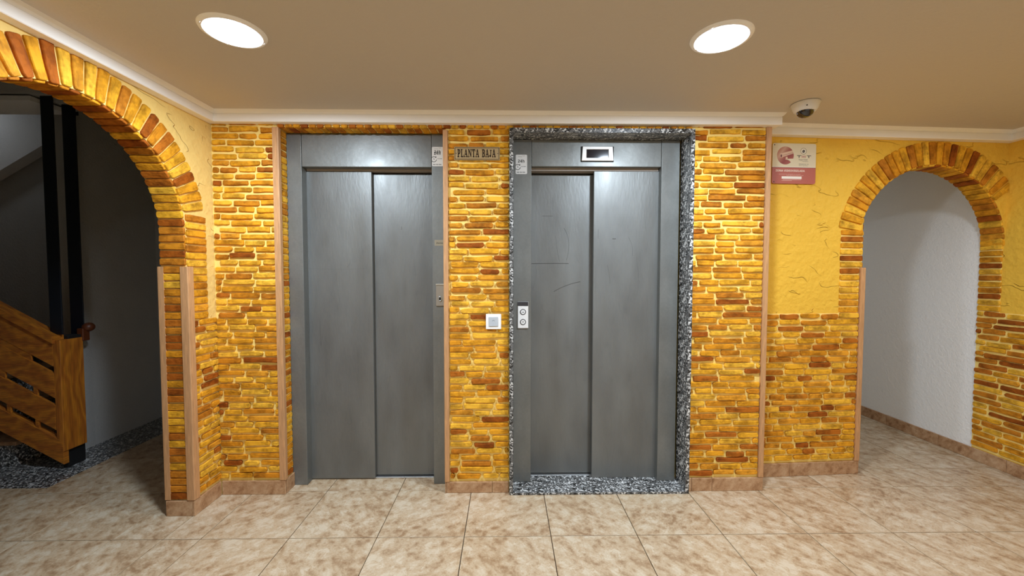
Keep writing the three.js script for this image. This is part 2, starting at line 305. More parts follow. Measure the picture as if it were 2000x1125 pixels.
{ // right wall with the narrow arch, turned a little
  const uc = 1.278, vc = 1.527, rm = 0.536, uj = 0.774, T_ = 0.135, end = 1.812;
  const jv = vc + Math.sqrt(Math.max(0, rm * rm - (uc - uj) ** 2));
  const a0 = Math.atan2(jv - vc, uj - uc) * 180 / Math.PI;
  const w = struct('wall_back_arch', wallGeo(FR, [[0, 0], [uj, 0], ...arcPts(uc, vc, rm, a0, 0), [end, vc], [end, 2.9], [0, 2.9]], T_), M.plaster, 'yellow plastered wall with brick arch to the corridor', 'wall');
  const bed = (f, wall, pts) => { const g = wallGeo(f, pts, 0.004); g.translate(f.n.x * 0.002, 0, f.n.z * 0.002); meshOf('mortar', g, M.mortar, wall); };
  bed(FR, w, [[0, 0.09], [uj - 0.001, 0.09], [uj - 0.001, 1.6], [uj - 0.152, 1.6], [uj - 0.152, 1.08], [0, 1.08]]);
  courses(w, FR, 0.004, uj - 0.018, 0.102, 1.083, { pitch: 0.0412, lo: 0.075, hi: 0.185, d: 0.0145, dark: 0.3 });
  band(w, FR, uj - 0.155, uj - 0.02, 1.083, 1.38, 0.0413); band(w, FR, uj - 0.155, uj - 0.002, 1.38, 1.63, 0.0413);
  archRing(w, FR, uc, vc, rm - 0.002, 0.685, 11, 170.5, 4.75, 0.26, (a, ro) => uc + (ro - 0.05) * Math.cos(a) < 1.79);
  const spots = []; for (const [v, q] of rowsOf(0.09, jv, 0.0413)) spots.push([uj, v, Math.PI, q - 0.007]);
  for (let i = 0; i < 38; i++) { const a = (i + 0.5) * Math.PI / 38; if (a > a0 * Math.PI / 180) continue; spots.push([uc + rm * Math.cos(a), vc + rm * Math.sin(a), a, rm * Math.PI / 38 - 0.007]); }
  reveal(w, FR, spots, T_, 0.3);
  const s = struct('wall_right', bx(3.38, 3.6, 0, 2.9, -2.835, 2.2), M.plaster, 'yellow plastered side wall at the right, brick on its lower part', 'wall');
  bed(FS, s, [[-2.834, 0.09], [2.19, 0.09], [2.19, 1.073], [-2.706, 1.073], [-2.706, 1.55], [-2.834, 1.55]]);
  band(s, FS, -2.835, -2.703, 1.075, vc + 0.06, 0.0413, 0.012, 0.3);
  courses(s, FS, -2.835, -1.75, 0.1, 1.075, { pitch: 0.0412, lo: 0.1, hi: 0.22, d: 0.012, dark: 0.45 });
  coursesFar(s, FS, -1.75, 2.19, 0.1, 1.075, { pitch: 0.0412, lo: 0.1, hi: 0.22, d: 0.012, dark: 0.4 });
}
struct('wall_corridor', merge(bx(3.38, 3.6, 0, 2.9, -5.4, -2.835), bx(1.4, 3.6, 0, 2.9, -5.4, -5.2), bx(1.574, 1.62, 0, 2.9, -5.2, -2.9)), M.white, 'white rough-plastered corridor wall seen through the right arch', 'wall');
struct('wall_front', bx(-1.9, 3.6, 0, 2.9, 2.2, 2.4), M.white, 'lobby wall behind the viewer', 'wall');
struct('wall_stairwell_back', bx(-5.2, -1.733, 0, 2.95, -3.95, -3.75), M.grey, 'grey wall at the back of the stairwell', 'wall');
struct('wall_stairwell_side', bx(-3.345, -3.2, 0, 2.95, -3.75, -3.05), M.grey, 'dark grey stairwell wall right of the newel board, seen through the left arch', 'wall');
struct('wall_stairwell_left', bx(-5.2, -5.0, 0, 2.95, -3.75, 0.8), M.grey, 'grey wall at the left of the stairwell', 'wall');
struct('wall_stairwell_front', bx(-5.2, -1.87, 0, 2.95, 0.6, 0.8), M.grey, 'grey wall at the near end of the stairwell', 'wall');
struct('ceiling', merge(bx(-1.8, 3.6, CEIL, 2.45, -2.75, 2.4), bx(1.4, 3.6, CEIL, 2.45, -5.4, -2.75)), M.ceiling, 'smooth off-white ceiling with two round lamps', 'ceiling');
struct('ceiling_stairwell', bx(-5.2, -1.7, 2.9, 3.0, -3.95, 0.8), M.grey, 'grey ceiling above the stairwell', 'ceiling');
{ // cornice: one moulded profile mitred round the lobby
  const plan = [[-1.733, 2.2], [-1.733, -2.435], [1.574, -2.435], [1.574, -2.588], [3.38, -2.588 - KX * 1.806], [3.38, 2.2]];
  const prof = [[0, 2.216], [0.047, 2.216], [0.05, 2.219], [0.05, 2.258], [0.047, 2.2615], [0.05, 2.264], [0.058, 2.270], [0.066, CEIL], [0, CEIL + 0.004]];
  const n = plan.length, nor = plan.map((p, i) => { const q = plan[(i + 1) % n], dx = q[0] - p[0], dz = q[1] - p[1], l = Math.hypot(dx, dz); return [-dz / l, dx / l]; });   // inward
  const off = plan.map((p, i) => { const a = nor[(i + n - 1) % n], b = nor[i], k = 1 + a[0] * b[0] + a[1] * b[1]; return [(a[0] + b[0]) / k, (a[1] + b[1]) / k]; });
  const pos = []; const V = (i, k) => { i %= n; const [o, y] = prof[k]; return [plan[i][0] + off[i][0] * o, y, plan[i][1] + off[i][1] * o]; };
  for (let i = 0; i < n; i++) for (let k = 0; k < prof.length; k++) { const l = (k + 1) % prof.length, a = V(i, k), b = V(i + 1, k), c = V(i + 1, l), d = V(i, l); pos.push(...a, ...b, ...c, ...a, ...c, ...d); }
  const g = new THREE.BufferGeometry(); g.setAttribute('position', new THREE.Float32BufferAttribute(pos, 3)); g.computeVertexNormals();
  struct('cornice', boxUV(g), M.cornice, 'white moulded cornice running round the top of the lobby walls', 'cornice');
}
// ---------------------------------------------------------------- skirting tiles
function skirting(side, label, runs) {
  const gs = new THREE.Group(); gs.name = `baseboard_${side}`; scene.add(gs); gs.userData = { kind: 'structure', label, category: 'baseboard' };
  for (const { f, cuts, h = 0.078, d = 0.013, v = 0 } of runs) for (let i = 0; i + 1 < cuts.length; i++) {
    const a = cuts[i] + 0.0008, b = cuts[i + 1] - 0.0008, g = new RoundedBoxGeometry(b - a, h, d, 2, 0.003); g.translate(0, 0, 0);
    inFrame(meshOf('tile', boxUV(g, [R() * 3, R() * 3]), M.skirting, gs), f, (a + b) / 2, v + h / 2, d / 2 + 0.001);
  }
  return gs;
}
const steps = (a, b, s) => { const r = [a]; while (r[r.length - 1] + s * 1.2 < b) r.push(r[r.length - 1] + s); r.push(b); return r; };
const FJ = new Frame([0, 0, -2.222], [1, 0, 0]), FV = new Frame([-1.35, 0, 0], [0, 0, -1]);
skirting('left', 'brown ceramic skirting under the left arch wall', [{ f: FL, cuts: [2.206, 2.421], h: 0.086 }, { f: FJ, cuts: [-1.878, -1.72], h: 0.086 }, { f: FL, cuts: steps(-2.2, 1.158, 0.42), h: 0.086 }]);
skirting('back', 'brown ceramic skirting along the brick piers between the lifts', [
  { f: FB, cuts: [-1.719, -1.337], h: 0.084 }, { f: FV, cuts: [2.436, 2.53], h: 0.084 },
  { f: FB, cuts: [-0.372, -0.362, -0.083, 0.018], h: 0.068 },
  { f: FB, cuts: [1.116, 1.143, 1.27, 1.587], h: 0.082 }]);
skirting('right', 'brown ceramic skirting along the right arch wall and corridor', [
  { f: FR, cuts: [0.013, 0.3, 0.789], h: 0.088 }, { f: FS, cuts: steps(-5.2, 2.2, 0.43), h: 0.086 }]);
// ---------------------------------------------------------------- wooden corner guards
function guard(no, o, a, b, y0, y1, la, lb, t, label) {      // o: plan corner; a, b: outward directions of its two faces
  const P = (p, q) => [o[0] + a[0] * p + b[0] * q, o[1] + a[1] * p + b[1] * q], r = 0.004, e = 0.001;
  const pts = [P(-la, e), P(-la, t), P(t - r, t), P(t - 0.3 * r, t - 0.3 * r), P(t, t - r), P(t, -lb), P(e, -lb), P(e, e)];
  struct(`trim_${no}`, prism(pts, y0, y1, 0.0015), M.wood, label, 'trim');
}
guard(1, [-1.35, -2.435], [1, 0], [0, 1], 0.087, 2.2, 0.02, 0.012, 0.015, 'full-height pale wooden corner strip left of the first lift door');
guard(2, [-0.357, -2.435], [-1, 0], [0, 1], 0.07, 2.188, 0.013, 0.02, 0.016, 'full-height pale wooden corner strip right of the first lift door');
guard(3, [1.574, -2.435], [1, 0], [0, 1], 0.085, 2.216, 0.017, 0.02, 0.015, 'full-height pale wooden corner strip right of the second lift door');
guard(4, [-1.733, -2.222], [0, 1], [1, 0], 0.09, 1.378, 0.024, 0.024, 0.017, 'half-height pale wooden corner strip on the near edge of the left arch jamb');
guard(5, [-1.872, -2.222], [0, 1], [-1, 0], 0.09, 1.378, 0.024, 0.022, 0.012, 'half-height pale wooden corner strip on the far edge of the left arch jamb');
{ const p = FR.at(0.774, 0), u = [FR.u.x, FR.u.z], n = [FR.n.x, FR.n.z]; guard(6, [p.x, p.z], u, n, 0.09, 1.38, 0.018, 0.022, 0.017, 'half-height pale wooden corner strip on the right arch jamb'); }

// ---------------------------------------------------------------- lift doors
function panel(parent, seed, marks, ...ext) {     // a sliding door panel, its wear laid over the whole face
  const m = box('door_panel', new THREE.MeshStandardMaterial({ color: M.metal.color, map: panelTex(seed, marks), roughnessMap: T.metalRough, bumpMap: T.metalBump, bumpScale: 0.0004, roughness: 0.5, metalness: 0.4 }), parent, ...ext);
  const p = m.geometry.attributes.position, n = m.geometry.attributes.normal, uv = m.geometry.attributes.uv, b = new THREE.Box3().setFromBufferAttribute(p);
  for (let i = 0; i < p.count; i++) if (Math.abs(n.getZ(i)) > 0.5) uv.setXY(i, (p.getX(i) - b.min.x) / (b.max.x - b.min.x), (p.getY(i) - b.min.y) / (b.max.y - b.min.y));
  return m;
}
function box(name, mat, parent, x0, x1, y0, y1, z0, z1, r) { const o = parent.isGroup ? parent.position : parent.parent.position; return meshOf(name, rb(x0, x1, y0, y1, z0, z1, r, [o.x, o.y, o.z]), mat, parent); }
const cyl = (r0, r1, h, x, y, z, o, seg = 28) => { const g = new THREE.CylinderGeometry(r0, r1, h, seg); g.rotateX(Math.PI / 2); g.translate(x - o.x, y - o.y, z - o.z); return g; };
{
  const e = thing('elevator_door', 'grey metal lift door with key switch, left of the floor name plaque', 'elevator door', [-0.855, 0, -2.53]);
  box('jamb', M.metal, e, -1.348, -1.2575, 0.001, 2.198, -2.66, -2.53, 0.002);
  box('jamb', M.metal, e, -0.4585, -0.36, 0.001, 2.198, -2.66, -2.53, 0.002);
  box('header', M.metal, e, -1.2555, -0.4605, 1.998, 2.197, -2.588, -2.532, 0.002);
  box('track', M.track, e, -1.2555, -0.4605, 1.986, 2.1, -2.66, -2.589, 0.002);
  panel(e, 11, [[0.1, 0.31, 0.5, 0.315, 0.93, 0.31, 0.06]], -1.3, -0.851, 0.008, 1.985, -2.618, -2.593, 0.002);
  panel(e, 12, [[0.45, 0.17, 0.46, 0.175, 0.45, 0.18, 0.6]], -0.88, -0.42, 0.014, 1.975, -2.652, -2.624, 0.002);
  const s = box('sill', M.alu, e, -1.2555, -0.4605, 0.0, 0.008, -2.70, -2.605, 0.002);
  meshOf('groove', merge(rb(-1.25, -0.465, 0.006, 0.0085, -2.622, -2.614, 0.001, [-0.855, 0, -2.53]), rb(-1.25, -0.465, 0.006, 0.0085, -2.645, -2.637, 0.001, [-0.855, 0, -2.53])), M.darkMetal, s);
  const kp = box('key_switch', std({ color: 0x9d968a, roughness: 0.45, metalness: 0.5 }), e, -0.437, -0.372, 1.138, 1.274, -2.53, -2.5225, 0.0025);
  const o = e.position;
  meshOf('key_ring', (() => { const g = new THREE.TorusGeometry(0.0105, 0.0035, 10, 28); g.scale(0.85, 1.25, 1); g.translate(-0.411 - o.x, 1.183 - o.y, -2.521 - o.z); return g; })(), M.alu, kp);
  meshOf('key_hole', (() => { const g = cyl(0.008, 0.008, 0.004, 0, 0, 0, { x: 0, y: 0, z: 0 }); g.scale(0.85, 1.25, 1); g.translate(-0.411 - o.x, 1.183 - o.y, -2.5215 - o.z); return g; })(), M.dark, kp);
  box('lip', std({ color: 0xb7b0a2, roughness: 0.4, metalness: 0.5 }), kp, -0.437, -0.372, 1.268, 1.276, -2.53, -2.519, 0.002);
}
{
  const e = thing('elevator_door', 'grey metal lift door with call buttons and display, framed in granite', 'elevator door', [0.5615, 0, -2.52]), o = e.position;
  box('jamb', M.metal, e, 0.045, 0.157, 0.016, 2.165, -2.66, -2.52, 0.002);
  box('jamb', M.metal, e, 0.966, 1.079, 0.016, 2.165, -2.66, -2.52, 0.002);
  box('header', M.metal, e, 0.159, 0.964, 2.003, 2.165, -2.562, -2.522, 0.002);
  box('track', M.track, e, 0.159, 0.964, 1.986, 2.1, -2.66, -2.563, 0.002);
  panel(e, 13, [[0.1, 0.292, 0.3, 0.291, 0.63, 0.2915, 0.55], [0.56, 0.175, 0.68, 0.215, 0.6, 0.28, 0.45], [0.44, 0.2, 0.46, 0.25, 0.5, 0.285, 0.3], [0.42, 0.385, 0.6, 0.36, 0.8, 0.352, 0.5], [0.25, 0.135, 0.33, 0.135, 0.4, 0.135, 0.3]], 0.12, 0.575, 0.022, 1.975, -2.65, -2.62, 0.002);
  panel(e, 14, [[0.27, 0.215, 0.3, 0.216, 0.32, 0.215, 0.6], [0.07, 0.185, 0.06, 0.2, 0.065, 0.215, 0.4], [0.5, 0.21, 0.58, 0.24, 0.56, 0.27, 0.25], [0.2, 0.3, 0.24, 0.33, 0.24, 0.36, 0.3]], 0.556, 1.0, 0.016, 1.985, -2.592, -2.565, 0.002);
  const s = box('sill', M.alu, e, 0.159, 0.964, 0.004, 0.0175, -2.70, -2.597, 0.002);
  meshOf('groove', merge(rb(0.165, 0.96, 0.016, 0.018, -2.618, -2.610, 0.001, [o.x, o.y, o.z]), rb(0.165, 0.96, 0.016, 0.018, -2.64, -2.632, 0.001, [o.x, o.y, o.z])), M.darkMetal, s);
  const d = box('display', M.dark, e, 0.463, 0.667, 2.031, 2.125, -2.5225, -2.516, 0.003);
  { // bezel: a frame that slopes back at its sides
    const sh = new THREE.Shape([[0.467, 2.036], [0.663, 2.036], [0.657, 2.121], [0.473, 2.121]].map((p) => new THREE.Vector2(p[0] - o.x, p[1] - o.y)));
    sh.holes.push(new THREE.Path([[0.4955, 2.052], [0.4955, 2.105], [0.6325, 2.105], [0.6325, 2.052]].map((p) => new THREE.Vector2(p[0] - o.x, p[1] - o.y))));
    const g = new THREE.ExtrudeGeometry(sh, { depth: 0.008, bevelEnabled: true, bevelSize: 0.0015, bevelThickness: 0.0015, bevelOffset: -0.0015, bevelSegments: 2 }); g.translate(0, 0, -2.5165 - o.z); meshOf('bezel', boxUV(g), M.whitePlastic, d);
  }
  box('screen', M.glassBlack, d, 0.495, 0.633, 2.0515, 2.1055, -2.518, -2.5135, 0.001);
  const c = box('call_panel', M.alu, e, 0.0725, 0.1415, 0.998, 1.166, -2.522, -2.514, 0.002);
  box('button_plate', M.whitePlastic, c, 0.0745, 0.1385, 1.0, 1.1365, -2.5145, -2.5105, 0.0015);
  box('indicator', M.glassBlack, c, 0.0745, 0.1385, 1.139, 1.164, -2.5145, -2.511, 0.0015);
  for (const [y, up] of [[1.101, 1], [1.038, -1]]) {
    const g = new THREE.TorusGeometry(0.0165, 0.0022, 10, 36); g.translate(0.1065 - o.x, y - o.y, -2.5103 - o.z); meshOf('button_ring', g, M.darkMetal, c);
    meshOf('button', cyl(0.0135, 0.0145, 0.006, 0.1065, y, -2.509, o), M.whitePlastic, c);
    const t = new THREE.Shape(), q = 0.0062; t.moveTo(-q, -up * q * 0.75); t.lineTo(q, -up * q * 0.75); t.lineTo(0, up * q); t.closePath();
    const k = 0.55, h = new THREE.Path(); h.moveTo(-q * k, -up * q * 0.75 * k); h.lineTo(0, up * q * k); h.lineTo(q * k, -up * q * 0.75 * k); h.closePath(); t.holes.push(h);
    const tg = new THREE.ExtrudeGeometry(t, { depth: 0.0006, bevelEnabled: false }); tg.translate(0.1065 - o.x, y - o.y, -2.506 - o.z); meshOf('arrow', tg, M.darkMetal, c);
  }
}
{
  const e = thing('granite_surround', 'speckled grey granite surround and threshold of the right lift door', 'door surround', [0.5675, 0, -2.44]);
  box('side_slab', M.granite, e, 0.021, 0.043, 0.001, 2.166, -2.535, -2.392, 0.002);
  box('side_slab', M.granite, e, 1.092, 1.1145, 0.001, 2.166, -2.535, -2.392, 0.002);
  box('top_slab', M.granite, e, 0.021, 1.1145, 2.1665, 2.193, -2.535, -2.392, 0.002);
  box('threshold', M.granite, e, 0.0435, 1.0915, 0.0005, 0.0155, -2.598, -2.392, 0.002);
}
// ---------------------------------------------------------------- small things on the walls and doors
function flatPlate(name, label, category, w, h, d, tex, m, pos, opts = {}, rad = 0.004, group) {   // thin plate, its print on the front face; rounded corners
  const s = new THREE.Shape(), x = w / 2, y = h / 2, r = rad; s.moveTo(-x + r, -y); s.lineTo(x - r, -y); s.absarc(x - r, -y + r, r, -Math.PI / 2, 0); s.lineTo(x, y - r); s.absarc(x - r, y - r, r, 0, Math.PI / 2); s.lineTo(-x + r, y); s.absarc(-x + r, y - r, r, Math.PI / 2, Math.PI); s.lineTo(-x, -y + r); s.absarc(-x + r, -y + r, r, Math.PI, Math.PI * 1.5);
  const g = new THREE.ExtrudeGeometry(s, { depth: d, bevelEnabled: false, curveSegments: 8 }), uv = g.attributes.uv, p = g.attributes.position;
  for (let i = 0; i < uv.count; i++) uv.setXY(i, (p.getX(i) + x) / w, (p.getY(i) + y) / h);
  const mesh = meshOf(name, g, std({ map: tex, roughness: 0.5, ...opts }), scene); tag(mesh, label, category, group);
  if (m) put(mesh, m.clone().multiply(new THREE.Matrix4().makeTranslation(...pos))); else mesh.position.set(...pos);
  return mesh;
}
const sticker = (twice) => printTex(220, 368, (c, w, h) => {
  c.fillStyle = '#dcdad6'; c.fillRect(0, 0, w, h); c.textBaseline = 'alphabetic';
  c.fillStyle = '#6f6c69'; c.font = '26px sans-serif'; c.fillText('Orona', 48, 46); c.strokeStyle = '#a08a86'; c.lineWidth = 4; c.beginPath(); c.moveTo(140, 8); c.lineTo(140, 28); c.lineTo(168, 28); c.lineTo(168, 8); c.stroke();
  c.fillStyle = '#14160f'; c.font = 'bold 78px sans-serif'; if (twice) c.fillText('24h', 40, 122); c.fillText('24h', 38, 150);
  c.strokeStyle = '#34342e'; c.lineWidth = 11; c.beginPath(); c.arc(38, 236, 50, -0.55, -Math.PI + 0.35, true); c.stroke(); c.beginPath(); c.arc(38, 236, 50, 0.1, Math.PI, false); c.stroke();
  c.beginPath(); c.moveTo(62, 192); c.lineTo(86, 178); c.lineTo(84, 208); c.closePath(); c.fill();
  c.lineWidth = 8; c.beginPath(); c.moveTo(38, 210); c.lineTo(38, 242); c.lineTo(52, 242); c.stroke();
  c.font = 'bold 23px sans-serif'; c.fillText('a tu lado', 98, 232);
  c.font = 'bold 30px sans-serif'; c.fillText('900 050 900', 18, 346);
});
flatPlate('sticker', 'white 24h service sticker on the lift door jamb, double-printed, beside the plaque', 'sticker', 0.0705, 0.118, 0.0006, sticker(true), null, [-0.4215, 2.062, -2.5298], {}, 0.007);
flatPlate('sticker', 'white 24h service sticker on the granite-framed lift door, single clear print', 'sticker', 0.0705, 0.118, 0.0006, sticker(false), null, [0.0955, 2.014, -2.5198], {}, 0.007);
flatPlate('label_plate', 'small tan label on the lift jamb above the key switch', 'label', 0.062, 0.035, 0.0012, printTex(248, 140, (c, w, h) => { c.fillStyle = '#8d846f'; c.fillRect(0, 0, w, h); c.strokeStyle = '#a39a84'; c.lineWidth = 6; c.strokeRect(3, 3, w - 6, h - 6); c.fillStyle = '#2a2010'; c.font = 'bold 48px sans-serif'; c.fillText('Alarma', 40, 92); }), null, [-0.412, 1.5315, -2.53], {}, 0.002);
{ // floor plaque
  const t = printTex(1024, 292, (c, w, h) => {
    c.fillStyle = '#c2ab80'; c.fillRect(0, 0, w, h); c.strokeStyle = '#2a1c16'; c.lineWidth = 11; c.strokeRect(20, 20, w - 40, h - 40);
    c.fillStyle = '#22140f'; c.textAlign = 'center'; c.textBaseline = 'alphabetic';
    const word = (t, x0, x1) => { c.font = 'bold 170px serif'; c.lineWidth = 6; c.strokeStyle = '#22140f'; const ws = [...t].map((q) => (q === 'J' ? 92 : c.measureText(q).width)), g = 12, tot = ws.reduce((p, q) => p + q + g, -g), k = (x1 - x0) / tot; c.save(); c.translate(x0, 226); c.scale(k, 1.4); let x = 0;
      [...t].forEach((q, i) => { if (q === 'J') { c.lineWidth = 26; c.beginPath(); c.moveTo(x + 56, -112); c.lineTo(x + 56, -34); c.quadraticCurveTo(x + 54, -10, x + 28, -10); c.stroke(); c.beginPath(); c.arc(x + 20, -22, 17, 0, 7); c.fill(); c.fillRect(x + 22, -116, 66, 12); c.lineWidth = 6; } else { c.fillText(q, x, 0); c.strokeText(q, x, 0); } x += ws[i] + g; }); c.restore(); };
    c.textAlign = 'left'; word('PLANTA', 70, 558); word('BAJA', 622, 930);
  });
  const p = flatPlate('plaque', 'brass PLANTA BAJA floor plaque on the brick pier between the lift doors', 'plaque', 0.269, 0.077, 0.004, t, null, [-0.1705, 2.0495, -2.4215], { roughness: 0.34, metalness: 0.55 }, 0.003);
  for (const x of [-0.1235, 0.1225]) { const g = new THREE.SphereGeometry(0.0028, 12, 8); g.scale(1, 1, 0.5); g.translate(x, 0, 0.004); meshOf('screw', g, M.darkMetal, p); }
}
{ // light switch
  const s = thing('light_switch', 'square white light switch with pale grey rocker on the middle brick pier', 'light switch', [-0.0745, 1.0525, -2.4235]), o = s.position;
  box('frame', M.whitePlastic, s, -0.1205, -0.0285, 1.0065, 1.0985, -2.4235, -2.412, 0.004);
  const r = box('rocker', M.greyPlastic, s, -0.1025, -0.0475, 1.0245, 1.0815, -2.413, -2.4075, 0.003);
  const g = new THREE.TorusGeometry(0.006, 0.0007, 6, 20, Math.PI); g.translate(-0.0745 - o.x, 1.056 - o.y, -2.4075 - o.z); meshOf('symbol', g, M.darkMetal, r);
}
{ // video surveillance sign
  const t = printTex(760, 656, (c, w, h) => {
    c.fillStyle = '#e0d2b0'; c.fillRect(0, 0, w, h); const red = '#a8402e', pale = '#dcb698';
    c.fillStyle = '#b45640'; c.fillRect(0, 388, w, h - 388); c.fillStyle = '#efe4cf'; c.fillRect(0, 378, w, 10); c.fillStyle = '#6d3a34'; c.fillRect(0, 388, w, 6);
    c.save(); c.beginPath(); c.arc(224, 198, 146, 0, 7); c.clip(); const gr = c.createLinearGradient(90, 40, 360, 260); gr.addColorStop(0, '#a34a30'); gr.addColorStop(0.35, '#c89a7c'); gr.addColorStop(0.7, '#8d3020'); gr.addColorStop(1, '#a85444'); c.fillStyle = gr; c.fillRect(60, 30, 340, 340);
    c.fillStyle = pale; c.beginPath(); c.moveTo(128, 170); c.lineTo(345, 112); c.lineTo(372, 160); c.lineTo(166, 228); c.closePath(); c.fill();
    c.strokeStyle = '#8c5a4a'; c.lineWidth = 5; c.beginPath(); c.moveTo(160, 202); c.lineTo(366, 148); c.stroke(); c.fillStyle = '#6d2c22'; c.fillRect(142, 184, 24, 40); c.strokeStyle = pale; c.lineWidth = 6; c.strokeRect(132, 176, 44, 56);
    c.fillStyle = pale; c.fillRect(230, 218, 34, 34); c.restore();
    c.fillStyle = '#e0d2b0'; c.beginPath(); c.moveTo(224, 252); c.lineTo(390, 244); c.lineTo(390, 330); c.lineTo(322, 308); c.quadraticCurveTo(290, 262, 224, 262); c.closePath(); c.fill();
    c.strokeStyle = '#5b4a3a'; c.lineWidth = 5; c.beginPath(); c.arc(540, 122, 50, 0, 7); c.stroke(); c.fillStyle = '#ece2cc'; c.beginPath(); c.arc(540, 122, 40, 0, 7); c.fill(); c.fillStyle = '#2d2620'; c.beginPath(); c.ellipse(540, 124, 22, 26, 0.4, 0, 7); c.fill(); c.fillStyle = '#8a7a68'; c.fillRect(534, 108, 8, 30);
    c.fillStyle = '#4a3a26'; for (const x of [426, 596]) { c.fillRect(x, 190, 78, 10); c.fillRect(x + 30, 190, 16, 40); } c.fillStyle = '#b57a66'; c.fillRect(508, 194, 74, 34); c.strokeStyle = '#e6d4bc'; c.lineWidth = 5; c.strokeRect(518, 202, 54, 18);
    c.fillStyle = '#4a4338'; c.font = '35px sans-serif'; c.fillText('Seguridad', 456, 272); c.font = '16px sans-serif'; c.fillText('Videovigilancia', 520, 294); c.font = 'bold 20px sans-serif'; c.fillText('DENUNCIE AL 112', 462, 340); c.font = '17px sans-serif'; c.fillText('www.tst-seguridad.es', 462, 364);
    c.fillStyle = '#f3e3d2'; c.font = 'bold 47px sans-serif'; c.save(); c.translate(60, 460); c.scale(1.02, 1); c.fillText('ZONA VIDEOVIGILADA', 0, 0, 540); c.restore();
    c.font = '17px sans-serif'; c.fillStyle = '#e6c4b2'; c.fillText('RESPONSABLE DEL TRATAMIENTO DE LOS DATOS', 120, 508, 440); c.fillText('PUEDE EJERCITAR SUS DERECHOS ANTE', 250, 526, 300); c.fillStyle = '#f8f1e4'; c.fillRect(168, 536, 350, 40); c.fillStyle = '#e6c4b2'; c.fillRect(190, 588, 320, 5); c.fillRect(168, 602, 180, 4);
  });
  const m = flatPlate('warning_sign', 'red and white video surveillance sign on the yellow wall by the wooden strip', 'sign', 0.295, 0.256, 0.003, t, FR.m, [0.2755, 2.046, 0.007], { roughness: 0.5 }, 0.012);
  for (const [x, y] of [[-0.134, 0.117], [-0.134, -0.117]]) { const g = new THREE.SphereGeometry(0.0035, 10, 8); g.scale(1, 1, 0.5); g.translate(x, y, 0.003); meshOf('screw', g, M.darkMetal, m); }
}
{ // dome camera
  const s = thing('security_camera', 'white dome security camera with dark lens on the ceiling near the sign', 'security camera', [1.655, CEIL, -2.245]);
  const lathe = (pts) => new THREE.LatheGeometry(pts.map((p) => new THREE.Vector2(...p)), 40);
  meshOf('housing', lathe([[0, 0], [0.068, 0], [0.0695, -0.006], [0.066, -0.012], [0.0605, -0.028], [0.053, -0.043], [0.047, -0.049], [0.041, -0.05], [0, -0.046]]), M.camWhite, s);
  const tilt = new THREE.Group(); // the turned eyeball
  const ball = new THREE.SphereGeometry(0.044, 32, 20), lens = new THREE.SphereGeometry(0.0445, 32, 16, 0, Math.PI * 2, 0, 1.2); lens.rotateX(Math.PI);
  const rot = new THREE.Matrix4().makeRotationFromEuler(new THREE.Euler(-0.42, 0, -0.2)).setPosition(-0.004, -0.037, 0.004);
  ball.applyMatrix4(rot); meshOf('eyeball', ball, M.camWhite, s);
  lens.applyMatrix4(rot); const L = meshOf('lens_cover', lens, M.glassBlack, s);
  for (let i = 0; i < 9; i++) { const a = i / 9 * Math.PI * 2, g = new THREE.SphereGeometry(0.0032, 8, 6), k = 1.0; g.translate(0.0445 * Math.sin(k) * Math.cos(a), -0.0445 * Math.cos(k), 0.0445 * Math.sin(k) * Math.sin(a)); g.applyMatrix4(rot); meshOf('led', g, M.greyPlastic, L); }
  const sc = new THREE.SphereGeometry(0.0035, 8, 6); sc.translate(-0.03, -0.03, 0.052); meshOf('screw', sc, M.darkMetal, s);
}
// ---------------------------------------------------------------- ceiling lamps
LAMPS.forEach(([x, z], i) => {
  const s = thing('ceiling_lamp', ['round recessed white ceiling lamp above the arch side of the left lift', 'round recessed white ceiling lamp above the right lift door', 'round recessed white ceiling lamp in front of the right arch', 'round recessed white ceiling lamp behind the viewer, nearer the left wall', 'round recessed white ceiling lamp behind the viewer, nearer the right wall', 'round recessed white ceiling lamp at the far end of the corridor', 'dim round white ceiling lamp over the stairs'][i], 'ceiling lamp', [x, i === 6 ? 2.9 : CEIL, z]);
  meshOf('rim', new THREE.LatheGeometry([[0.092, -0.002], [0.094, -0.009], [0.102, -0.0095], [0.112, -0.006], [0.1155, 0.0]].map((p) => new THREE.Vector2(...p)), 64), M.lampRim, s);
  const f = new THREE.CylinderGeometry(0.093, 0.093, 0.004, 64); f.translate(0, -0.004, 0); meshOf('diffuser', f, M.lampFace, s);
  const l = new THREE.RectAreaLight(LAMP_COLOR, LAMP_POWER * ([1.1, 1.1, 0.5, 0.68, 0.68, 0.1, 0.010][i]), 0.155, 0.155); l.position.set(0, -0.0085, 0); l.rotation.x = -Math.PI / 2; l.name = 'lamp_light'; s.add(l);
});
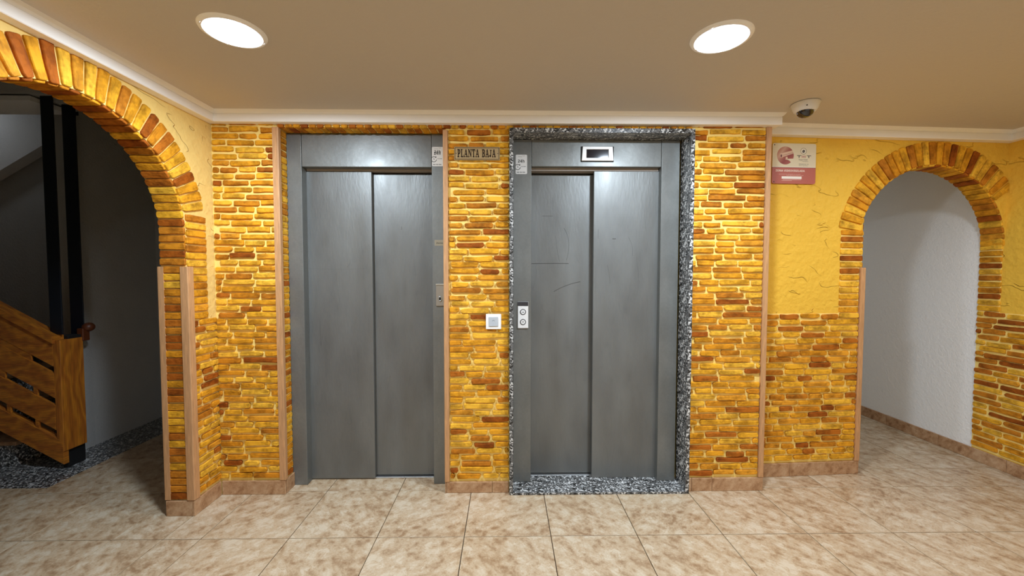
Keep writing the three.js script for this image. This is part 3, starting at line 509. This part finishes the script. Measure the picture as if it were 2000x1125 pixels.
// ---------------------------------------------------------------- stairwell
{
  struct('floor_stairwell', bx(-5.0, -2.871, -0.012, 0.001, -3.75, -2.515), M.granite, 'dark speckled granite floor at the foot of the stairs', 'floor');
  struct('floor_stairwell_front', bx(-5.0, -2.871, -0.012, 0.0, -2.514, 0.6), M.tile, 'tiled stairwell floor left of the arch', 'floor');
  struct('beam', bx(-5.0, -1.872, 2.515, 2.9, -3.0, -2.73), M.grey, 'grey concrete beam above the stair posts', 'beam');
  struct('ledge', rb(-5.0, -3.115, 2.47, 2.503, -2.98, -2.735, 0.003), M.greyLight, 'pale landing edge under the beam at the far left', 'ledge');
  { const s = new THREE.Shape([[-5.0, 1.9], [-3.45, 2.81], [-3.3, 2.9], [-5.0, 2.9]].map((p) => new THREE.Vector2(...p))), g = new THREE.ExtrudeGeometry(s, { depth: 0.1, bevelEnabled: false }); g.translate(0, 0, -3.74); struct('stair_soffit', boxUV(g), M.greyLight, 'paler sloping underside of the upper stair flight', 'stairs'); }
  const st = thing('staircase', 'granite stair flight behind the wooden balustrade in the dark stairwell', 'stairs', [-3.4, 0.001, -3.2]);
  for (let i = 0; i < 5; i++) {
    const x = -3.4 - 0.3 * i, y = 0.15 + 0.17 * i;
    const sp = box('step', M.granite, st, x - (i < 4 ? 0.34 : 0.39), x, i ? y - 0.17 : 0.001, y, -3.74, -2.80, 0.003);
    box('tread', M.skirting, sp, Math.max(x - 0.33, -4.99), x + 0.02, y + 0.0005, y + 0.03, -3.74, -2.79, 0.006);
  }
  const b = thing('stair_balustrade', 'slatted wooden stair balustrade with broad newel board in the left arch', 'balustrade', [-3.0, 0.001, -2.76]), o = b.position, m = 0.565;
  const slat = (name, x0, x1, lo, hi, z0, z1) => { const yb = (x) => 0.04 + m * (-3.0 - x), s = new THREE.Shape([[x0, yb(x0) + lo], [x1, yb(x1) + lo], [x1, yb(x1) + hi], [x0, yb(x0) + hi]].map((p) => new THREE.Vector2(p[0] - o.x, p[1] - o.y))); const g = new THREE.ExtrudeGeometry(s, { depth: z1 - z0 - 0.004, bevelEnabled: true, bevelSize: 0.002, bevelOffset: -0.002, bevelThickness: 0.002, bevelSegments: 2 }); g.translate(0, 0, z0 + 0.002 - o.z); return meshOf(name, boxUV(g, [lo, hi], true), M.pine, b); };
  slat('board', -5.0, -3.003, 0, 0.157, -2.775, -2.74); slat('board', -5.0, -3.046, 0.212, 0.382, -2.757, -2.742); slat('board', -5.0, -3.046, 0.431, 0.601, -2.757, -2.742); slat('board', -5.0, -3.046, 0.646, 0.812, -2.757, -2.742);
  slat('handrail', -5.0, -3.03, 0.812, 0.862, -2.80, -2.725);
  for (const [x0, x1, g] of [[-5.0, -3.195, 2], [-3.19, -3.163, 1], [-3.42, -3.372, 1], [-3.7, -3.66, 1], [-3.187, -3.162, 0], [-3.372, -3.345, 0], [-3.6, -3.56, 0]]) slat('spacer', x0, x1, [0.157, 0.382, 0.601][g], [0.212, 0.431, 0.646][g], -2.757, -2.745);
  const nw = box('newel_post', M.pine, b, -3.044, -2.997, 0.13, 0.89, -2.892, -2.741, 0.003); { const uv = nw.geometry.attributes.uv; for (let i = 0; i < uv.count; i++) uv.setXY(i, uv.getX(i) * 1.6, uv.getY(i) * 0.55); }
  box('plinth', M.dark, b, -3.05, -3.02, 0.002, 0.132, -2.9, -2.78, 0.002);
  const kn = new THREE.SphereGeometry(0.036, 24, 16); kn.scale(1, 0.9, 1); kn.translate(-3.0 - o.x + 0.005, 0.955 - o.y, -2.93 - o.z); const arm = rb(-3.035, -2.99, 0.86, 0.95, -2.935, -2.885, 0.006, [o.x, o.y, o.z]);
  meshOf('knob', merge(kn, arm), std({ color: 0x5a2c14, roughness: 0.45 }), b);
  for (const [x0, x1, z0, z1, y0, l] of [[-3.084, -3.003, -2.774, -2.766, 0.925, 'dark navy steel post standing on the handrail, nearer one'], [-3.093, -3.003, -2.912, -2.904, 0.885, 'dark navy steel post behind the newel board, with bracket']]) {
    const p = thing('steel_post', l, 'post', [(x0 + x1) / 2, y0, (z0 + z1) / 2]); box('shaft', M.navy, p, x0, x1, y0, 2.514, z0, z1, 0.002);
    if (z1 < -2.85) { box('bracket', M.navy, p, x1 - 0.001, x1 + 0.02, 2.44, 2.465, z0, z1, 0.002); box('foot_plate', M.dark, p, x0, x1, 0.885, 0.91, -2.9, -2.80, 0.002); }
  }
}
renderer.render(scene, camera);
